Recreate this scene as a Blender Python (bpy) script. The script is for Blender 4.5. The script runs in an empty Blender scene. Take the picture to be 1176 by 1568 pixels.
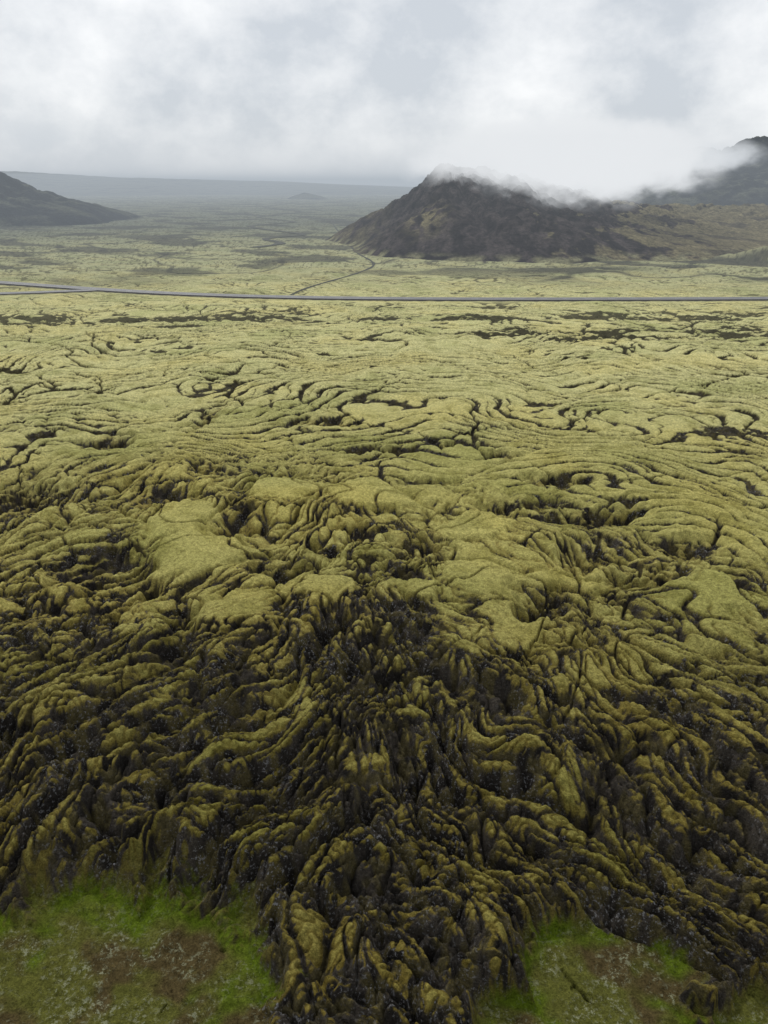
import bpy, math
import numpy as np
from mathutils import Vector

sc = bpy.context.scene
f4 = np.float32

# ------------------------------------------------------------------ noise
def _tab(seed):
    rs = np.random.RandomState(seed)
    p = rs.permutation(256).astype(np.int32)
    p = np.concatenate([p, p])
    a = rs.rand(256) * 2 * math.pi
    return p, np.cos(a).astype(f4), np.sin(a).astype(f4)

def perlin(x, y, seed=0):
    p, gx, gy = _tab(seed)
    x = np.asarray(x, f4); y = np.asarray(y, f4)
    xf = np.floor(x); yf = np.floor(y)
    xi = xf.astype(np.int32) & 255; yi = yf.astype(np.int32) & 255
    dx = x - xf; dy = y - yf
    u = dx*dx*dx*(dx*(dx*6-15)+10); v = dy*dy*dy*(dy*(dy*6-15)+10)
    xi1 = (xi+1) & 255; yi1 = (yi+1) & 255
    pa = p[xi]; pb = p[xi1]
    def g(h, ax, ay):
        return gx[h]*ax + gy[h]*ay
    n00 = g(p[pa+yi], dx, dy); n10 = g(p[pb+yi], dx-1, dy)
    n01 = g(p[pa+yi1], dx, dy-1); n11 = g(p[pb+yi1], dx-1, dy-1)
    a = n00 + u*(n10-n00); b = n01 + u*(n11-n01)
    return (a + v*(b-a)) * f4(1.5)

def fbm(x, y, seed, oct=3, gain=.5):
    s = 0; a = 1.; t = 0
    for i in range(oct):
        s = s + a*perlin(x*(2.03**i)+i*7.3, y*(2.03**i)-i*3.1, seed+i); t += a; a *= gain
    return s/t

def ss(a, b, x):
    t = np.clip((x-a)/(b-a), 0, 1)
    return t*t*(3-2*t)

def crease(n, k):
    return 1-np.exp(-np.abs(n)*k)

def lerp(a, b, t):
    return a + (b-a)*t

def grid_object(name, X, Y, Z, C, mat, extra=None):
    nr, nc = X.shape
    me = bpy.data.meshes.new(name)
    nv = nr*nc
    co = np.empty((nv, 3), f4)
    co[:, 0] = X.ravel(); co[:, 1] = Y.ravel(); co[:, 2] = Z.ravel()
    idx = np.arange(nv, dtype=np.int32).reshape(nr, nc)
    q = np.stack([idx[:-1, :-1], idx[:-1, 1:], idx[1:, 1:], idx[1:, :-1]], -1).reshape(-1, 4)
    nf = len(q)
    me.vertices.add(nv); me.vertices.foreach_set('co', co.ravel())
    me.loops.add(nf*4); me.loops.foreach_set('vertex_index', q.ravel())
    me.polygons.add(nf)
    me.polygons.foreach_set('loop_start', np.arange(0, nf*4, 4, dtype=np.int32))
    me.polygons.foreach_set('loop_total', np.full(nf, 4, np.int32))
    me.polygons.foreach_set('use_smooth', np.ones(nf, bool))
    me.update(calc_edges=True)
    a = me.attributes.new('ground_tint', 'FLOAT_COLOR', 'POINT')
    col = np.ones((nv, 4), f4); col[:, :3] = C.reshape(-1, 3)
    a.data.foreach_set('color', col.ravel())
    if extra is not None:
        b = me.attributes.new('cover', 'FLOAT_COLOR', 'POINT')
        col = np.ones((nv, 4), f4); col[:, :3] = extra.reshape(-1, 3)
        b.data.foreach_set('color', col.ravel())
    me.materials.append(mat)
    ob = bpy.data.objects.new(name, me)
    sc.collection.objects.link(ob)
    return ob

# ------------------------------------------------------------------ materials
def new_mat(name):
    m = bpy.data.materials.new(name); m.use_nodes = True
    nt = m.node_tree; nt.nodes.clear()
    return m, nt, nt.nodes.new('ShaderNodeOutputMaterial')

def math_node(nt, op, a, b=None, c=None, clamp=False):
    n = nt.nodes.new('ShaderNodeMath'); n.operation = op; n.use_clamp = clamp
    for i, v in enumerate((a, b, c)):
        if v is None: continue
        if isinstance(v, (int, float)): n.inputs[i].default_value = v
        else: nt.links.new(v, n.inputs[i])
    return n.outputs[0]

def noise_node(nt, vec, scale, detail=3, rough=.55):
    n = nt.nodes.new('ShaderNodeTexNoise'); n.inputs['Scale'].default_value = scale
    n.inputs['Detail'].default_value = detail; n.inputs['Roughness'].default_value = rough
    nt.links.new(vec, n.inputs['Vector']); return n.outputs['Fac']

def mapr(nt, v, a, b, c, d):
    n = nt.nodes.new('ShaderNodeMapRange'); nt.links.new(v, n.inputs[0])
    for i, x in enumerate((a, b, c, d)): n.inputs[i+1].default_value = x
    return n.outputs[0]

def mixc(nt, fac, a, b, mode='MIX'):
    n = nt.nodes.new('ShaderNodeMix'); n.data_type = 'RGBA'; n.blend_type = mode
    for i, v in ((0, fac), (6, a), (7, b)):
        if isinstance(v, (int, float)): n.inputs[i].default_value = v
        elif isinstance(v, tuple): n.inputs[i].default_value = v + (1,)
        else: nt.links.new(v, n.inputs[i])
    return n.outputs[2]

def make_ground():
    m, nt, out = new_mat('moss_and_lava')
    L = nt.links
    bs = nt.nodes.new('ShaderNodeBsdfPrincipled')
    tc = nt.nodes.new('ShaderNodeTexCoord').outputs['Object']
    at = nt.nodes.new('ShaderNodeAttribute'); at.attribute_name = 'ground_tint'
    cv = nt.nodes.new('ShaderNodeAttribute'); cv.attribute_name = 'cover'
    sp = nt.nodes.new('ShaderNodeSeparateColor'); L.new(cv.outputs['Color'], sp.inputs[0])
    rock, pool, far = sp.outputs[0], sp.outputs[1], sp.outputs[2]
    n1 = noise_node(nt, tc, 2.2, 5, .70)
    n2 = noise_node(nt, tc, 8., 3, .7)
    v = math_node(nt, 'MULTIPLY', mapr(nt, n1, .3, .7, .58, 1.40), mapr(nt, n2, .3, .7, .58, 1.42))
    sc_ = nt.nodes.new('ShaderNodeVectorMath'); sc_.operation = 'SCALE'
    L.new(at.outputs['Color'], sc_.inputs[0]); L.new(v, sc_.inputs[3])
    col = sc_.outputs[0]
    n4 = noise_node(nt, tc, 4.2, 3, .7)
    fl = math_node(nt, 'MULTIPLY', mapr(nt, n4, .56, .65, 0, 1), rock)
    n5 = noise_node(nt, tc, .22, 2, .5)
    fl = math_node(nt, 'MULTIPLY', fl, mapr(nt, n5, .42, .62, .1, .9))
    col = mixc(nt, fl, col, (.25, .25, .255))
    n6 = noise_node(nt, tc, 3.2, 4, .78)
    n7 = noise_node(nt, tc, .45, 3, .6)
    pf = math_node(nt, 'MULTIPLY', mapr(nt, n6, .53, .61, 0, 1), pool)
    pf = math_node(nt, 'MULTIPLY', pf, mapr(nt, n7, .42, .58, 0, .9))
    col = mixc(nt, pf, col, (.29, .30, .19))
    L.new(col, bs.inputs['Base Color'])
    bs.inputs['Roughness'].default_value = .9
    L.new(mapr(nt, rock, 0, 1, .04, .14), bs.inputs['Specular IOR Level'])
    bp = nt.nodes.new('ShaderNodeBump'); bp.inputs['Distance'].default_value = .5
    bp.inputs['Strength'].default_value = 1.
    hb = math_node(nt, 'ADD', math_node(nt, 'MULTIPLY', n1, .9), math_node(nt, 'MULTIPLY', n2, .45))
    L.new(hb, bp.inputs['Height']); L.new(bp.outputs[0], bs.inputs['Normal'])
    L.new(bs.outputs[0], out.inputs[0])
    return m

def make_hill():
    m, nt, out = new_mat('scree_and_moss')
    L = nt.links
    bs = nt.nodes.new('ShaderNodeBsdfPrincipled')
    tc = nt.nodes.new('ShaderNodeTexCoord').outputs['Object']
    at = nt.nodes.new('ShaderNodeAttribute'); at.attribute_name = 'ground_tint'
    n1 = noise_node(nt, tc, .12, 5, .65); n2 = noise_node(nt, tc, .45, 4, .75)
    v = math_node(nt, 'MULTIPLY', mapr(nt, n1, .3, .7, .6, 1.4), mapr(nt, n2, .3, .7, .4, 1.65))
    sc_ = nt.nodes.new('ShaderNodeVectorMath'); sc_.operation = 'SCALE'
    L.new(at.outputs['Color'], sc_.inputs[0]); L.new(v, sc_.inputs[3])
    L.new(sc_.outputs[0], bs.inputs['Base Color'])
    bs.inputs['Roughness'].default_value = .95
    bs.inputs['Specular IOR Level'].default_value = .03
    bp = nt.nodes.new('ShaderNodeBump'); bp.inputs['Distance'].default_value = 3.
    L.new(n2, bp.inputs['Height']); L.new(bp.outputs[0], bs.inputs['Normal'])
    L.new(bs.outputs[0], out.inputs[0])
    return m

GROUND = make_ground(); HILL = make_hill()

# ------------------------------------------------------------------ road line
road_pts = np.array([(-700, 560), (-400, 440), (-260, 392), (-190, 364), (-131, 335), (-95, 318), (-58, 307), (-9, 300.5),
                     (52, 299), (143, 301), (260, 306), (420, 318), (700, 350)], float)
side_pts = np.array([(-700, 300), (-400, 296), (-250, 303), (-180, 309), (-149, 314), (-125, 322), (-113, 327)], float)
track_pts = np.array([(304, -37), (325, -36), (345, -30), (389, -14), (430, -4), (455, -6), (520, -18), (629, -27), (760, -42), (950, -60), (1200, -40)], float)
track2_pts = np.array([(560, -88), (600, -70), (650, -98), (700, -62), (760, -100), (840, -138), (930, -96), (1060, -162), (1250, -118), (1500, -215), (1900, -190)], float)
def smooth_line(P, n, k=9):
    x = np.linspace(P[0, 0], P[-1, 0], n)
    y = np.interp(x, P[:, 0], P[:, 1])
    for _ in range(3):
        yp = np.pad(y, k, mode='edge')
        yp[:k] = y[0]-(y[1]-y[0])*np.arange(k, 0, -1); yp[-k:] = y[-1]+(y[-1]-y[-2])*np.arange(1, k+1)
        y = np.convolve(yp, np.ones(2*k+1)/(2*k+1), 'valid')
    return x, y
RX, RY = smooth_line(road_pts, 500)
SX, SY = smooth_line(side_pts, 250)
TY, TX = smooth_line(track_pts, 300, 4)
UY, UX = smooth_line(track2_pts, 400, 3)
def line_dist(X, Y, RX, RY):
    y = np.interp(X, RX, RY); s = np.interp(X, RX, np.gradient(RY, RX))
    d = np.abs(Y-y)/np.sqrt(1+s*s)
    d = np.where((X < RX[0]) | (X > RX[-1]), 1e3, d)
    return d.astype(f4)

# ------------------------------------------------------------------ lava field
th_in = np.radians(np.linspace(-39, 39, 1150))
k = np.linspace(0, 1, 61)[1:]
fl = np.radians(39 + 71*k**1.8)
TH = np.concatenate([-fl[::-1], th_in, fl])
R = np.concatenate([np.geomspace(3, 20, 60)[:-1], np.geomspace(20, 420, 1600)[:-1], np.geomspace(420, 12000, 380)])
RR, TT = np.meshgrid(R, TH, indexing='ij')
X = (RR*np.sin(TT)).astype(f4); Y = (RR*np.cos(TT)).astype(f4); RR = RR.astype(f4)
spc = np.gradient(R).astype(f4)[:, None]
def fade(lam):
    return np.clip(lam/(spc*2.2)-.6, 0, 1)

w1 = perlin(X/17, Y/17, 11); w2 = perlin(X/17+5, Y/17+9, 12)
w3 = perlin(X/5, Y/5, 13); w4 = perlin(X/5+3, Y/5, 14)
wx = X + 4.0*w1 + 1.2*w3; wy = Y + 4.0*w2 + 1.2*w4

zr = RR + .32*np.clip(X, -60, 60) + 9*perlin(X/26, Y/26, 15) + 3*w3
wB = 1-ss(56, 80, zr)
wD = ss(92, 118, zr)
wE = ss(210, 420, RR)

tongues = [(-22, 83, 6, 8), (-15.5, 69, 4, 3.4), (-23, 67, 2.2, 5), (-26, 92, 5, 5), (11.2, 79, 4.5, 7.5), (12, 67.5, 3.6, 5),
           (7, 65, 2.6, 6), (-6, 73.5, 2.6, 3.6), (3.6, 74.5, 3.6, 2.0), (33, 72, 4.5, 4), (20, 77, 6, 1.8), (0, 101, 9, 4),
           (-14, 102, 5, 5), (38, 95, 8, 6), (12, 92, 4, 4), (-9, 54, 1.5, 3.5), (-2, 47, 1.8, 3), (3, 57, 1.6, 3), (14, 48, 1.8, 3), (-13, 47, 1.4, 3)]
pits = [(-17.2, 90, 3.6, 4.5, 3), (28, 94, 7, 4, 2.5), (15.5, 71.5, 3.2, 3.8, 3), (-19.7, 67, 2.0, 2.6, 2.2), (-12, 78, 3, 3, 2.6),
        (4.9, 86.3, 3.6, 3.6, 2.8), (-30, 101, 6, 4, 2.4), (-46.5, 125, 5, 6, 2.2), (-5.7, 67, 3, 3, 2.4), (-2.3, 90, 3.2, 2.6, 2),
        (6.8, 107, 4, 1.6, 1.8), (18.4, 98, 5, 2.4, 2.2), (24.5, 107, 6, 2.6, 2.2), (-11.4, 136, 7, 2.6, 2.0), (18.8, 119, 3.6, 2.2, 1.8),
        (-32, 140, 1.6, 10, 1.6), (23.7, 83.5, 4, 3, 2.4), (29, 77, 5, 3, 2.4), (-48, 101, 8, 6, 2.6), (-31, 79, 6, 5, 2.6),
        (-26, 113, 3.2, 4, 2), (-7, 113, 3.6, 2, 1.8), (35, 84, 5, 2.8, 2.2), (2, 79, 3, 2.2, 2), (-7.5, 84, 2.2, 3.6, 2.2), (-24, 74.5, 1.8, 2.6, 1.8),
        (10, 125, 12, 1.2, 1.4), (-2, 121, 9, 1.0, 1.4)]
pj = perlin(X/1.6, Y/1.6, 17); pj2 = perlin(X/1.6, Y/1.6, 18)
ptx = X + 1.9*w3 + 1.2*w1 + .7*pj; pty = Y + 1.9*w4 + 1.2*w2 + .7*pj2
tong = np.zeros_like(X)
for a, b, ra, rb in tongues:
    d = np.sqrt(((ptx-a)/ra)**2+((pty-b)/rb)**2)
    tong = np.maximum(tong, 1-ss(.7, 1.15, d))
pit = np.zeros_like(X); pitd = np.zeros_like(X)
for a, b, ra, rb, dp in pits:
    d = np.sqrt(((ptx-a)/ra)**2+((pty-b)/rb)**2)
    q = 1-ss(.4, 1.25, d)
    pit = np.maximum(pit, q); pitd = np.maximum(pitd, q*dp*.85)
tong = tong*(1-pit)
wB = np.maximum(wB, ss(.3, .9, pit)*.85)
wD = wD*(1-ss(.3, .9, pit)*.85)
wC = np.clip(1-wB-wD, 0, 1)

def rot(a):
    c, s = math.cos(a), math.sin(a)
    return wx*c + wy*s, -wx*s + wy*c
uL, vL = rot(math.radians(50)); uR, vR = rot(math.radians(124))
side = ss(-7, 7, X + 9*perlin(X/13+3, Y/13, 16))
nL = perlin(uL/6.6, vL/1.9, 21); nR = perlin(uR/6.6, vR/1.9, 22)
L2 = lerp(crease(nL, 9), crease(nR, 9), side)
n1 = lerp(perlin(uL/15, vL/4.8, 23), perlin(uR/15, vR/4.8, 20), side); L1 = crease(n1, 4)
nm = lerp(perlin(uL/2.6, vL/1.05, 24), perlin(uR/2.6, vR/1.05, 19), side); L3 = crease(nm, 8)
nn = perlin(X/.75 + .5*w3, Y/.7 + .5*w4, 25); L4 = crease(nn, 4)
n_r1 = perlin(X/.34, Y/.34, 26)

# pahoehoe ropes : long festoons bowed around the front of the flow
jit = perlin(X/9, Y/6, 30); jit2 = perlin(X/3.2, Y/2.2, 29)
lf = 19*perlin(X/46, Y/46, 31) + 9*perlin(X/21+4, Y/19, 32)
ph = np.hypot(X-8+9*w1, (Y-55)*1.0) + lf + 1.0*jit + .28*jit2
ropeA = crease(np.sin(np.pi*ph/4.4), 3.4)
ph2 = ph + 1.3*perlin(X/9, Y/6, 39)
ropeB = crease(np.sin(np.pi*(ph2+.25*jit2)/2.2), 2.8)
ropemask = ss(-.5, .0, perlin(X/26, Y/20, 40)+.25*jit)*.65+.35
finemask = ss(-.45, .1, perlin(X/30+7, Y/22, 48))
rx_ = X + 9*w1; ry_ = Y + 6*w2 + lf
nr1 = perlin(rx_/9, ry_/2.6, 33); nr3 = perlin((rx_+ry_*.5)/18, ry_/8, 35)
R1 = crease(nr1, 9); R3 = crease(nr3, 12)
fz = perlin(wx/34, wy/27, 36); fis = np.exp(-(fz/.014)**2)
fz2 = perlin(wx/60+3, wy/40, 37); fis2 = np.exp(-(fz2/.013)**2)
fz3 = perlin((wx+wy)/24+3, (wy-wx)/60, 38); fis3 = np.exp(-(fz3/.02)**2)*ss(0, -40, X)
fz4 = perlin(wx/9+2, wy/7, 27); fis4 = np.exp(-(fz4/.03)**2)
und = fbm(X/48, Y/48, 41, 3)
und2 = fbm(X/9, Y/9, 44, 2)

T = 1-tong*.85
Z = 2.0*und*(1-.3*wE)
Z += (L1-.6)*(1.9*wB + 1.5*wC*T + .2*wD)
Z += (L2-.7)*(1.6*wB + .98*wC*T)*T*fade(1.9)
Z += (L3-.7)*(.66*wB + .42*wC + .08*wD)*T*fade(1.2)
Z += (L4-.6)*(.26*wB + .16*wC + .08*wD)*T*fade(.8)
Z += und2*(.8*wB+.5*wC+.3*wD)
nearD = 1-.35*ss(180, 300, RR)
Z += wD*nearD*((ropeA-.6)*1.12*ropemask*fade(3.) + (ropeB-.6)*.54*finemask*fade(1.6) + (R1-.7)*.45*(1.1-.8*ropemask)*fade(2.6) + (R3-.8)*.6*fade(6))
Z -= fis*(.7*wC+.9*wD*(1-wE)) + fis2*.8*wD + fis3*1.0*wD + fis4*(.7*wC+.4*wB)
Z -= pitd
Z += tong*.7
Z -= 2.2*(1-ss(38, 66, RR))

pn = fbm(X/42+2, Y/17, 51, 3)
patch = ss(.30, .50, pn)*wD
band = np.exp(-((Y-256-.03*X-8*perlin(X/40, Y/40, 52))/9)**2)*ss(-.35, .1, perlin(X/22, Y/14, 53))
band2 = np.exp(-((Y-228-.02*(X-60)-8*perlin(X/30, Y/40, 54))/9)**2)*ss(10, 50, X)*ss(-.3, .1, perlin(X/15, Y/10, 55))
rg = fbm(X/3.2, Y/2.6, 56, 2)
patch = np.clip(patch*.8+band+band2, 0, 1)*ss(120, 150, RR)
patch = np.clip(patch*ss(-.35, .2, rg+.5*patch-.2)*1.2, 0, 1)
dark1 = np.exp(-((X-100)/28)**2-((Y-410)/15)**2); dark2 = np.exp(-((X-215)/38)**2-((Y-452)/18)**2)
fp = fbm((X+.4*Y)/60, Y/60, 88, 4)
fl5 = np.exp(-(fbm(X/110+3, Y/150, 94, 3)/.022)**2)
fpatch = np.clip(ss(.00, .22, fp)*ss(320, 430, RR)*.85 + .8*fl5*ss(330, 400, RR) + (dark1+dark2)*ss(-.5, 0, fbm(X/14, Y/9, 92, 3)+.1)*1.3, 0, 1)
Z -= patch*.4
Z += patch*rg*1.3*fade(2.6)

dzr = np.gradient(Z, axis=0)/spc
dzt = np.gradient(Z, axis=1)/(RR*np.gradient(TH).astype(f4)[None, :])
slope = np.sqrt(dzr**2+dzt**2)
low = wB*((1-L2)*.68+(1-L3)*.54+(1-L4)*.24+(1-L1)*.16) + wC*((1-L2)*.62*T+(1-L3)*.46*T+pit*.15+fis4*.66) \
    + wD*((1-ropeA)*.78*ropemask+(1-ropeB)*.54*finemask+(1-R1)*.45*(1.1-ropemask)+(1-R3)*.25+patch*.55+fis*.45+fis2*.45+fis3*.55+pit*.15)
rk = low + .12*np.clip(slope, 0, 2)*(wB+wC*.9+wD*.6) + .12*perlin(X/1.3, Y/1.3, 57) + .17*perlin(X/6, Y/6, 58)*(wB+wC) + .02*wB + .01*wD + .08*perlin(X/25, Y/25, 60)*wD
rk = rk - tong*.2
rock = ss(.44, .56, rk)
flank = ss(.10, .44, rk)*(wB+.8*wC)          # moss tint made darker and browner towards the flanks of ridges
nf = 1-ss(120, 200, RR)
Z += rock*n_r1*.18*nf + rock*perlin(X/.7, Y/.7, 59)*.25*nf
Z += (1-rock)*(wB+wC)*.09*n_r1*nf

def blob(a, b, ra, rb, e=2.6):
    return (np.abs((ptx-a)/ra)**e+np.abs((pty-b)/rb)**e)**(1/e)
pd = np.minimum.reduce([blob(-17.0, 27, 10.8, 12.4), blob(-30, 26.5, 12, 11.5), blob(12.8, 31, 4.6, 5.0), blob(7.2, 26.5, 3.4, 4), blob(22.5, 27, 5, 5.), blob(14, 22, 14, 6.0)])
pd = pd + .12*perlin(X/2.4, Y/2.4, 61) + .06*perlin(X/.9, Y/.9, 62)
pool = 1-ss(.88, 1.16, pd)
poolc = 1-ss(.91, 1.04, pd + .07*n_r1)
hum = fbm(X/3., Y/3., 63, 3)
Zp = -3.9 + .25*hum + .12*perlin(X/.6, Y/.6, 66) + .3*ss(.15, .5, hum)
Z = lerp(Z, np.minimum(Zp, Z+.2), pool)
rock = np.clip(rock + .5*pool*(1-poolc), 0, 1)*(1-poolc)
rd = np.minimum(line_dist(X, Y, RX, RY), line_dist(X, Y, SX, SY))
td = line_dist(Y, X, TY, TX); ud = line_dist(Y, X, UY, UX)
cor = 1-ss(5, 13, rd)
Z = lerp(Z, -.15+.12*perlin(X/3, Y/3, 64), cor)
rock = rock*(1-cor*.6)
Z = lerp(Z, Z*.5-1.0*ss(400, 600, RR), wE*.8*(1-cor))
tcor = 1-ss(2.5, 7, td)
Z = lerp(Z, -.5-.3*ss(400, 600, RR), tcor*(1-cor))
Z = lerp(Z, -.9, 1-ss(6, 30, ud))
mound = np.exp(-((X-225)/26)**2-((Y-470)/14)**2)
Z += mound*7*(1+.4*perlin(X/9, Y/7, 93))

def C(r, g, b): return np.array((r, g, b), f4)
def mix3(a, b, t): return a*(1-t[..., None]) + b*t[..., None]
tn = fbm(X/22, Y/22, 71, 3); tn2 = fbm(X/3.5, Y/3.5, 74, 3)
moss = mix3(C(.250, .218, .058), C(.46, .420, .140), ss(40, 90, RR))  # near-dark to far-bright tint paints in exposure falloff and grazing sheen
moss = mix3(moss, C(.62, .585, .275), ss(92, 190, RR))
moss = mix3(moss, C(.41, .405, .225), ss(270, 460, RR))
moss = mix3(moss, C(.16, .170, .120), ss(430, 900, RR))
moss = mix3(moss, moss*C(1.04, 1.0, .92), ss(-.1, .4, tn))
moss = mix3(moss, moss*C(.84, .87, .80), ss(.0, .45, -tn))
moss = mix3(moss, moss*C(.70, .70, .62), ss(-.05, .45, tn2)*.85)
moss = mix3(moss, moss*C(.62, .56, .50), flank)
rc = mix3(C(.020, .017, .014), C(.054, .046, .036), ss(-.3, .4, perlin(X/2.1, Y/2.1, 77)))
rc = mix3(rc, C(.092, .076, .028), ss(-.1, .35, perlin(X/1.1, Y/1.1, 78))*.75)
rc = mix3(rc, C(.064, .058, .030), ss(100, 240, RR))
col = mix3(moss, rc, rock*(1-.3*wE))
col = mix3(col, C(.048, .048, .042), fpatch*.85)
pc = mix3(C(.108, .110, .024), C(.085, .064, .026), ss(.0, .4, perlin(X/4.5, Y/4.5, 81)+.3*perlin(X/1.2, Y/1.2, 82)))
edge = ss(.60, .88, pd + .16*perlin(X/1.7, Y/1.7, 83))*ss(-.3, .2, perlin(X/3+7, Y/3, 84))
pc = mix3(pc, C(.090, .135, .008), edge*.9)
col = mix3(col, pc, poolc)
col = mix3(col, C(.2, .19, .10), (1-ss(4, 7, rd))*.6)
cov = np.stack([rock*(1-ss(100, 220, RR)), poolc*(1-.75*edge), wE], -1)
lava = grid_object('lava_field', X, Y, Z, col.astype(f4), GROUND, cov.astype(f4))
del X, Y, Z, col, moss, rc, pc

# ------------------------------------------------------------------ road
def simple_mat(name, base, rough, nscale, var, spec=.5, bump=0):
    m, nt, out = new_mat(name)
    bs = nt.nodes.new('ShaderNodeBsdfPrincipled')
    tc = nt.nodes.new('ShaderNodeTexCoord').outputs['Object']
    n = noise_node(nt, tc, nscale, 5, .6)
    a = tuple(c*(1-var) for c in base); b = tuple(c*(1+var) for c in base)
    nt.links.new(mixc(nt, mapr(nt, n, .3, .7, 0, 1), a, b), bs.inputs['Base Color'])
    bs.inputs['Roughness'].default_value = rough
    bs.inputs['Specular IOR Level'].default_value = spec
    nt.links.new(bs.outputs[0], out.inputs[0]); return m
ASPH = simple_mat('wet_asphalt', (.085, .082, .078), .50, .4, .25, .45)
GRAV = simple_mat('dark_gravel', (.045, .041, .036), .9, 1.5, .35, .05)
PAINT = simple_mat('road_paint', (.75, .75, .73), .6, 2, .08)
DIRT = simple_mat('track_dirt', (.065, .065, .048), .9, .5, .4, .1)

def make_road(name, RX, RY, hw, z0):
    vs, fs, mi = [], [], []
    dy = np.gradient(RY, RX); L = np.sqrt(1+dy*dy)
    nx, ny = -dy/L, 1/L
    prof = [(-hw-1.8, -.6), (-hw-.4, z0-.04), (-hw, z0), (0, z0+.06), (hw, z0), (hw+.4, z0-.04), (hw+1.8, -.6)]
    n = len(RX); m = len(prof)
    for i in range(n):
        for o, z in prof:
            vs.append((RX[i]+nx[i]*o, RY[i]+ny[i]*o, z))
    for i in range(n-1):
        for j in range(m-1):
            a = i*m+j
            fs.append((a, a+m, a+m+1, a+1)); mi.append(0 if j in (2, 3) else 1)
    def strip(o0, o1, dz, segs):
        for i in segs:
            b = len(vs)
            for ii, o in ((i, o0), (i+1, o0), (i+1, o1), (i, o1)):
                z = z0 + .06*(1-abs(o)/hw) + dz
                vs.append((RX[ii]+nx[ii]*o, RY[ii]+ny[ii]*o, z))
            fs.append((b, b+1, b+2, b+3)); mi.append(2)
    strip(-hw+.2, -hw+.35, .006, range(n-1)); strip(hw-.35, hw-.2, .006, range(n-1))
    strip(-.07, .07, .006, range(0, n-1, 3))
    me = bpy.data.meshes.new(name); me.from_pydata(vs, [], fs)
    for mt in (ASPH, GRAV, PAINT): me.materials.append(mt)
    me.polygons.foreach_set('material_index', mi); me.update()
    ob = bpy.data.objects.new(name, me); sc.collection.objects.link(ob); return ob
make_road('road', RX, RY, 3.1, .3)
make_road('road', SX, SY, 2.6, .22)
def make_track(TX, TY, w, zf):
    vs, fs = [], []
    for i in range(len(TX)):
        hw = w*(1+.25*math.sin(i*.7))
        vs += [(TX[i]-hw, TY[i], zf(TY[i])), (TX[i]+hw, TY[i], zf(TY[i]))]
        if i: fs.append((2*i-2, 2*i-1, 2*i+1, 2*i))
    me = bpy.data.meshes.new('dirt_track'); me.from_pydata(vs, [], fs); me.materials.append(DIRT); me.update()
    sc.collection.objects.link(bpy.data.objects.new('dirt_track', me))
make_track(TX, TY, .8, lambda y: -.38-.3*float(ss(400, 600, np.array([y]))[0]))
make_track(UX, UY, 3.4, lambda y: -.5)

# ------------------------------------------------------------------ mountains
def make_hill_obj(name, x0, x1, y0, y1, nx, ny, ridge, seed, colfn, rough=1., p=1.25):
    xs = np.linspace(x0, x1, nx); ys = np.linspace(y0, y1, ny)
    Y, X = np.meshgrid(ys, xs, indexing='ij'); X = X.astype(f4); Y = Y.astype(f4)
    S = (x1-x0)/400.
    wxx = X + 12*S*perlin(X/(60*S), Y/(60*S), seed) ; wyy = Y + 18*S*perlin(X/(50*S)+4, Y/(60*S), seed+1)
    P = np.array(ridge, float); t = np.linspace(0, len(P)-1, 10*(len(P)-1)+1)
    pp = [np.interp(t, np.arange(len(P)), P[:, c]) for c in range(P.shape[1])]
    Z = np.full(X.shape, -30, f4)
    for i in range(len(t)):
        px, py, H, wl, wr, wf, wb = [c[i] for c in pp]
        dx = wxx-px; dy = wyy-py
        q = np.sqrt((dx/np.where(dx < 0, wl, wr))**2+(dy/np.where(dy < 0, wf, wb))**2 + .006)
        z = np.where(q < 1, H*np.abs(1-q)**p, -(q-1)*25)
        Z = np.maximum(Z, z)
    ang = np.arctan2(Y-ridge[0][1], X-ridge[0][0])
    g = np.abs(perlin(ang*9, np.hypot(X-ridge[0][0], Y-ridge[0][1])/(160*S), seed+2))
    gx_ = X + 5*S*perlin(X/(18*S), Y/(25*S), seed+9)
    g2 = np.abs(perlin(gx_/(22*S), Y/(55*S), seed+3)); g3 = np.abs(perlin(gx_/(9*S), Y/(18*S), seed+4)); g4 = np.abs(perlin(gx_/(4*S), Y/(9*S), seed+5))
    Hn = ss(0, 25*S, Z)
    Z = Z + rough*Hn*(-2.5*S*(1-ss(0, .35, g)) - 4.5*S*(.35-g2) - 3.2*S*(.3-g3) - 1.6*S*(.3-g4)) + rough*Hn*1.8*S*fbm(X/(5*S), Y/(5*S), seed+6, 3, .6)
    sl = np.hypot(np.gradient(Z, axis=0)/(ys[1]-ys[0]), np.gradient(Z, axis=1)/(xs[1]-xs[0]))
    col = colfn(X, Y, Z, sl, g, g2, g3)
    return grid_object(name, X, Y, Z, col.astype(f4), HILL)

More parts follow.
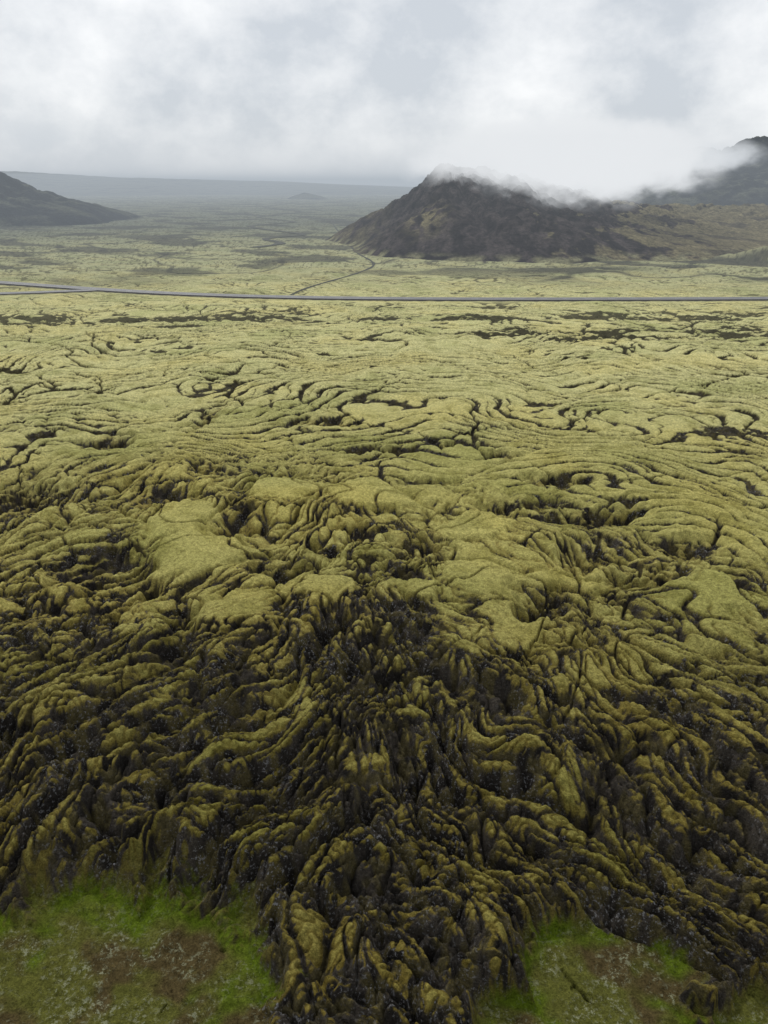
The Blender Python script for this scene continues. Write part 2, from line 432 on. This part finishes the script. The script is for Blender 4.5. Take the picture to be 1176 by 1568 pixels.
SCREE = C(.022, .018, .019); SCREE2 = C(.072, .058, .055); OLIVE = C(.20, .172, .095)
def col_main(X, Y, Z, sl, g, g2, g3):
    n = fbm(X/26, Y/30, 201, 6, .6)
    wxm = X + 8*perlin(X/20, Y/22, 214)
    c = mix3(SCREE, SCREE2, ss(-.25, .35, fbm(wxm/8, Y/28, 204, 4, .65)))
    green = ss(.04, .24, n + .0048*(X-132) - .3*(sl-.35) - .005*(Z-10))
    c = mix3(c, OLIVE, green*.85)
    left = ss(14, -20, X - .10*(Y-600)) * ss(-.3, .2, fbm(wxm/8, Y/50, 206, 3))
    c = mix3(c, OLIVE*.8, left*.65)
    foot = 1-ss(0, 4, Z)
    c = mix3(c, C(.26, .25, .14), foot*ss(-.3, .3, perlin(X/9, Y/9, 207))*.85)
    dk = ss(.0, .3, fbm(X/34+5, Y/26, 217, 4))*ss(150, 200, X)
    c = mix3(c, C(.06, .052, .042), dk*.7)
    pt = np.exp(-((X-26)/11)**2-((Y-520)/22)**2)*ss(-.3, .2, perlin(X/6, Y/9, 208))
    return mix3(c, OLIVE*1.25, pt)
make_hill_obj('volcanic_mountain', -110, 400, 400, 980, 640, 640,
              [(47, 640, 57, 76, 110, 195, 170), (80, 640, 52, 95, 115, 190, 170), (120, 645, 46, 100, 100, 190, 170), (160, 660, 35, 110, 80, 190, 160),
               (225, 700, 24, 100, 110, 215, 150), (320, 720, 25, 100, 90, 230, 150)], 101, col_main, .95, .98)
def col_dark(X, Y, Z, sl, g, g2, g3):
    n = fbm(X/60, Y/60, 211, 6, .6)
    return mix3(C(.020, .024, .028), C(.075, .080, .058), ss(-.12, .33, n - .6*(sl-.5)))
make_hill_obj('mountain', 180, 1200, 800, 1900, 420, 420,
              [(700, 1150, 150, 200, 260, 330, 300), (560, 1150, 112, 150, 180, 310, 300), (480, 1160, 92, 140, 160, 300, 300), (400, 1160, 80, 120, 120, 290, 260), (350, 1170, 66, 120, 100, 280, 240)], 121, col_dark, .8, .9)
make_hill_obj('hill', -900, -180, 640, 1400, 380, 380,
              [(-620, 880, 80, 200, 110, 190, 250), (-500, 880, 74, 200, 80, 180, 200), (-440, 890, 62, 120, 60, 170, 200), (-390, 960, 32, 120, 85, 150, 200)], 141, col_dark, .9, .8)
make_hill_obj('hill', -2300, 600, 2600, 5200, 260, 220,
              [(-1900, 3500, 110, 700, 900, 700, 900), (-1200, 3700, 66, 700, 1100, 900, 900), (-500, 3900, 48, 900, 1200, 900, 900)], 151, col_dark, .25)
make_hill_obj('hill', -290, -120, 2160, 2400, 100, 100,
              [(-212, 2270, 16, 45, 45, 70, 70), (-195, 2270, 12, 45, 45, 70, 70)], 161, col_dark, .4, 1.)

# ------------------------------------------------------------------ mist and cloud volumes
def box(name, x0, x1, y0, y1, z0, z1, mat):
    v = [(x, y, z) for z in (z0, z1) for y in (y0, y1) for x in (x0, x1)]
    f = [(0, 2, 3, 1), (4, 5, 7, 6), (0, 1, 5, 4), (2, 6, 7, 3), (0, 4, 6, 2), (1, 3, 7, 5)]
    me = bpy.data.meshes.new(name); me.from_pydata(v, [], f); me.materials.append(mat); me.update()
    ob = bpy.data.objects.new(name, me); sc.collection.objects.link(ob); return ob

m, nt, out = new_mat('thin_mist')
ab = nt.nodes.new('ShaderNodeVolumeAbsorption'); ab.inputs['Color'].default_value = (0, 0, 0, 1)
em = nt.nodes.new('ShaderNodeEmission'); ad = nt.nodes.new('ShaderNodeAddShader')
SIG = .00044
ab.inputs['Density'].default_value = SIG
em.inputs['Color'].default_value = (.45, .50, .55, 1); em.inputs['Strength'].default_value = SIG  # haze brightness is emitted by the mist itself, replacing scattered skylight
nt.links.new(ab.outputs[0], ad.inputs[0]); nt.links.new(em.outputs[0], ad.inputs[1]); nt.links.new(ad.outputs[0], out.inputs['Volume'])
box('mist', -7000, 7000, 180, 11000, -60, 68, m)

def cloud_mat(name, cx, cy, cz, rx, ry, rz, dens, scale, thr, steprate, L):
    m, nt, out = new_mat(name)
    Lk = nt.links
    tc = nt.nodes.new('ShaderNodeTexCoord').outputs['Object']
    sx = nt.nodes.new('ShaderNodeVectorMath'); sx.operation = 'SUBTRACT'; Lk.new(tc, sx.inputs[0]); sx.inputs[1].default_value = (cx, cy, cz)
    dv = nt.nodes.new('ShaderNodeVectorMath'); dv.operation = 'DIVIDE'; Lk.new(sx.outputs[0], dv.inputs[0]); dv.inputs[1].default_value = (rx, ry, rz)
    ln = nt.nodes.new('ShaderNodeVectorMath'); ln.operation = 'LENGTH'; Lk.new(dv.outputs[0], ln.inputs[0])
    sq = nt.nodes.new('ShaderNodeVectorMath'); sq.operation = 'MULTIPLY'; Lk.new(tc, sq.inputs[0]); sq.inputs[1].default_value = (1, .7, 1.5)
    n = noise_node(nt, sq.outputs[0], scale, 5, .62)
    fall = mapr(nt, ln.outputs['Value'], .2, 1., 1, 0)
    d = math_node(nt, 'ADD', math_node(nt, 'MULTIPLY', n, 2.8), fall)
    d = mapr(nt, d, thr, thr+.6, 0, dens)
    d = math_node(nt, 'MULTIPLY', d, mapr(nt, ln.outputs['Value'], .75, 1., 1, 0))
    ab = nt.nodes.new('ShaderNodeVolumeAbsorption'); ab.inputs['Color'].default_value = (0, 0, 0, 1)
    em = nt.nodes.new('ShaderNodeEmission'); ad = nt.nodes.new('ShaderNodeAddShader')
    em.inputs['Color'].default_value = L + (1,)
    Lk.new(d, ab.inputs['Density']); Lk.new(d, em.inputs['Strength'])  # cloud whiteness is self-emission, standing in for scattered daylight
    Lk.new(ab.outputs[0], ad.inputs[0]); Lk.new(em.outputs[0], ad.inputs[1]); Lk.new(ad.outputs[0], out.inputs['Volume'])
    try: m.cycles.volume_step_rate = steprate
    except Exception as e: print(e)
    return m
def cloud(cx, cy, cz, rx, ry, rz, dens, scale, thr, sr, L=(.86, .88, .90)):
    box('cloud', cx-rx, cx+rx, cy-ry, cy+ry, cz-rz, cz+rz, cloud_mat('cloud_vapour', cx, cy, cz, rx, ry, rz, dens, scale, thr, sr, L))
cloud(124, 590, 53, 122, 70, 35, .05, .034, 1.52, .5)
cloud(225, 830, 56, 118, 70, 40, .045, .030, 1.6, .5)
cloud(345, 930, 66, 70, 60, 22, .035, .035, 1.5, .5, (.78, .81, .84))
cloud(-440, 770, 80, 200, 60, 28, .035, .018, 1.65, .5, (.68, .72, .76))

# ------------------------------------------------------------------ world
w = bpy.data.worlds.new('World'); sc.world = w; w.use_nodes = True
nt = w.node_tree; nt.nodes.clear(); Lk = nt.links
out = nt.nodes.new('ShaderNodeOutputWorld'); bg = nt.nodes.new('ShaderNodeBackground')
sky = nt.nodes.new('ShaderNodeTexSky'); sky.sky_type = 'NISHITA'; sky.sun_disc = False
EL, AZ = 50, -20
sky.sun_elevation = math.radians(EL); sky.sun_rotation = math.radians(AZ)
tc = nt.nodes.new('ShaderNodeTexCoord').outputs['Generated']
sp = nt.nodes.new('ShaderNodeSeparateXYZ'); Lk.new(tc, sp.inputs[0])
zc = math_node(nt, 'MAXIMUM', sp.outputs[2], 0.)
mp = nt.nodes.new('ShaderNodeVectorMath'); mp.operation = 'MULTIPLY'; Lk.new(tc, mp.inputs[0]); mp.inputs[1].default_value = (1, 1, 1.4)
na = noise_node(nt, mp.outputs[0], 5.5, 8, .58); nb = noise_node(nt, mp.outputs[0], 1.9, 3, .5)
s = math_node(nt, 'ADD', math_node(nt, 'MULTIPLY', na, .85), math_node(nt, 'MULTIPLY', nb, .35))
cr = nt.nodes.new('ShaderNodeValToRGB'); Lk.new(s, cr.inputs[0])
e = cr.color_ramp.elements
e[0].position = .48; e[0].color = (.60, .64, .69, 1); e[1].position = .71; e[1].color = (.96, .97, .98, 1)
m1 = e.new(.58); m1.color = (.77, .795, .825, 1)
hz = mapr(nt, zc, 0, .07, .65, 0)
c = mixc(nt, hz, cr.outputs[0], (.71, .745, .785))
skys = nt.nodes.new('ShaderNodeVectorMath'); skys.operation = 'SCALE'; Lk.new(sky.outputs[0], skys.inputs[0]); skys.inputs[3].default_value = .1
c = mixc(nt, .95, skys.outputs[0], c)
Lk.new(c, bg.inputs['Color']); bg.inputs['Strength'].default_value = 1.05
Lk.new(bg.outputs[0], out.inputs[0])

sl = bpy.data.lights.new('sun', 'SUN'); sl.energy = 1.5; sl.angle = math.radians(12); sl.color = (1, .97, .93)
so = bpy.data.objects.new('sun', sl); sc.collection.objects.link(so)
el, az = math.radians(EL), math.radians(AZ)
d = Vector((math.sin(az)*math.cos(el), math.cos(az)*math.cos(el), math.sin(el)))
so.rotation_euler = (-d).to_track_quat('-Z', 'Y').to_euler(); so.location = (0, 0, 200)

# ------------------------------------------------------------------ camera
cam = bpy.data.cameras.new('camera'); co = bpy.data.objects.new('camera', cam); sc.collection.objects.link(co)
co.location = (0, 0, 40); co.rotation_euler = (math.radians(90-22.7), 0, 0)
cam.sensor_fit = 'VERTICAL'; cam.angle = math.radians(66)
cam.clip_start = .5; cam.clip_end = 30000
sc.camera = co
sc.view_settings.view_transform = 'Standard'; sc.view_settings.look = 'None'; sc.view_settings.exposure = 0
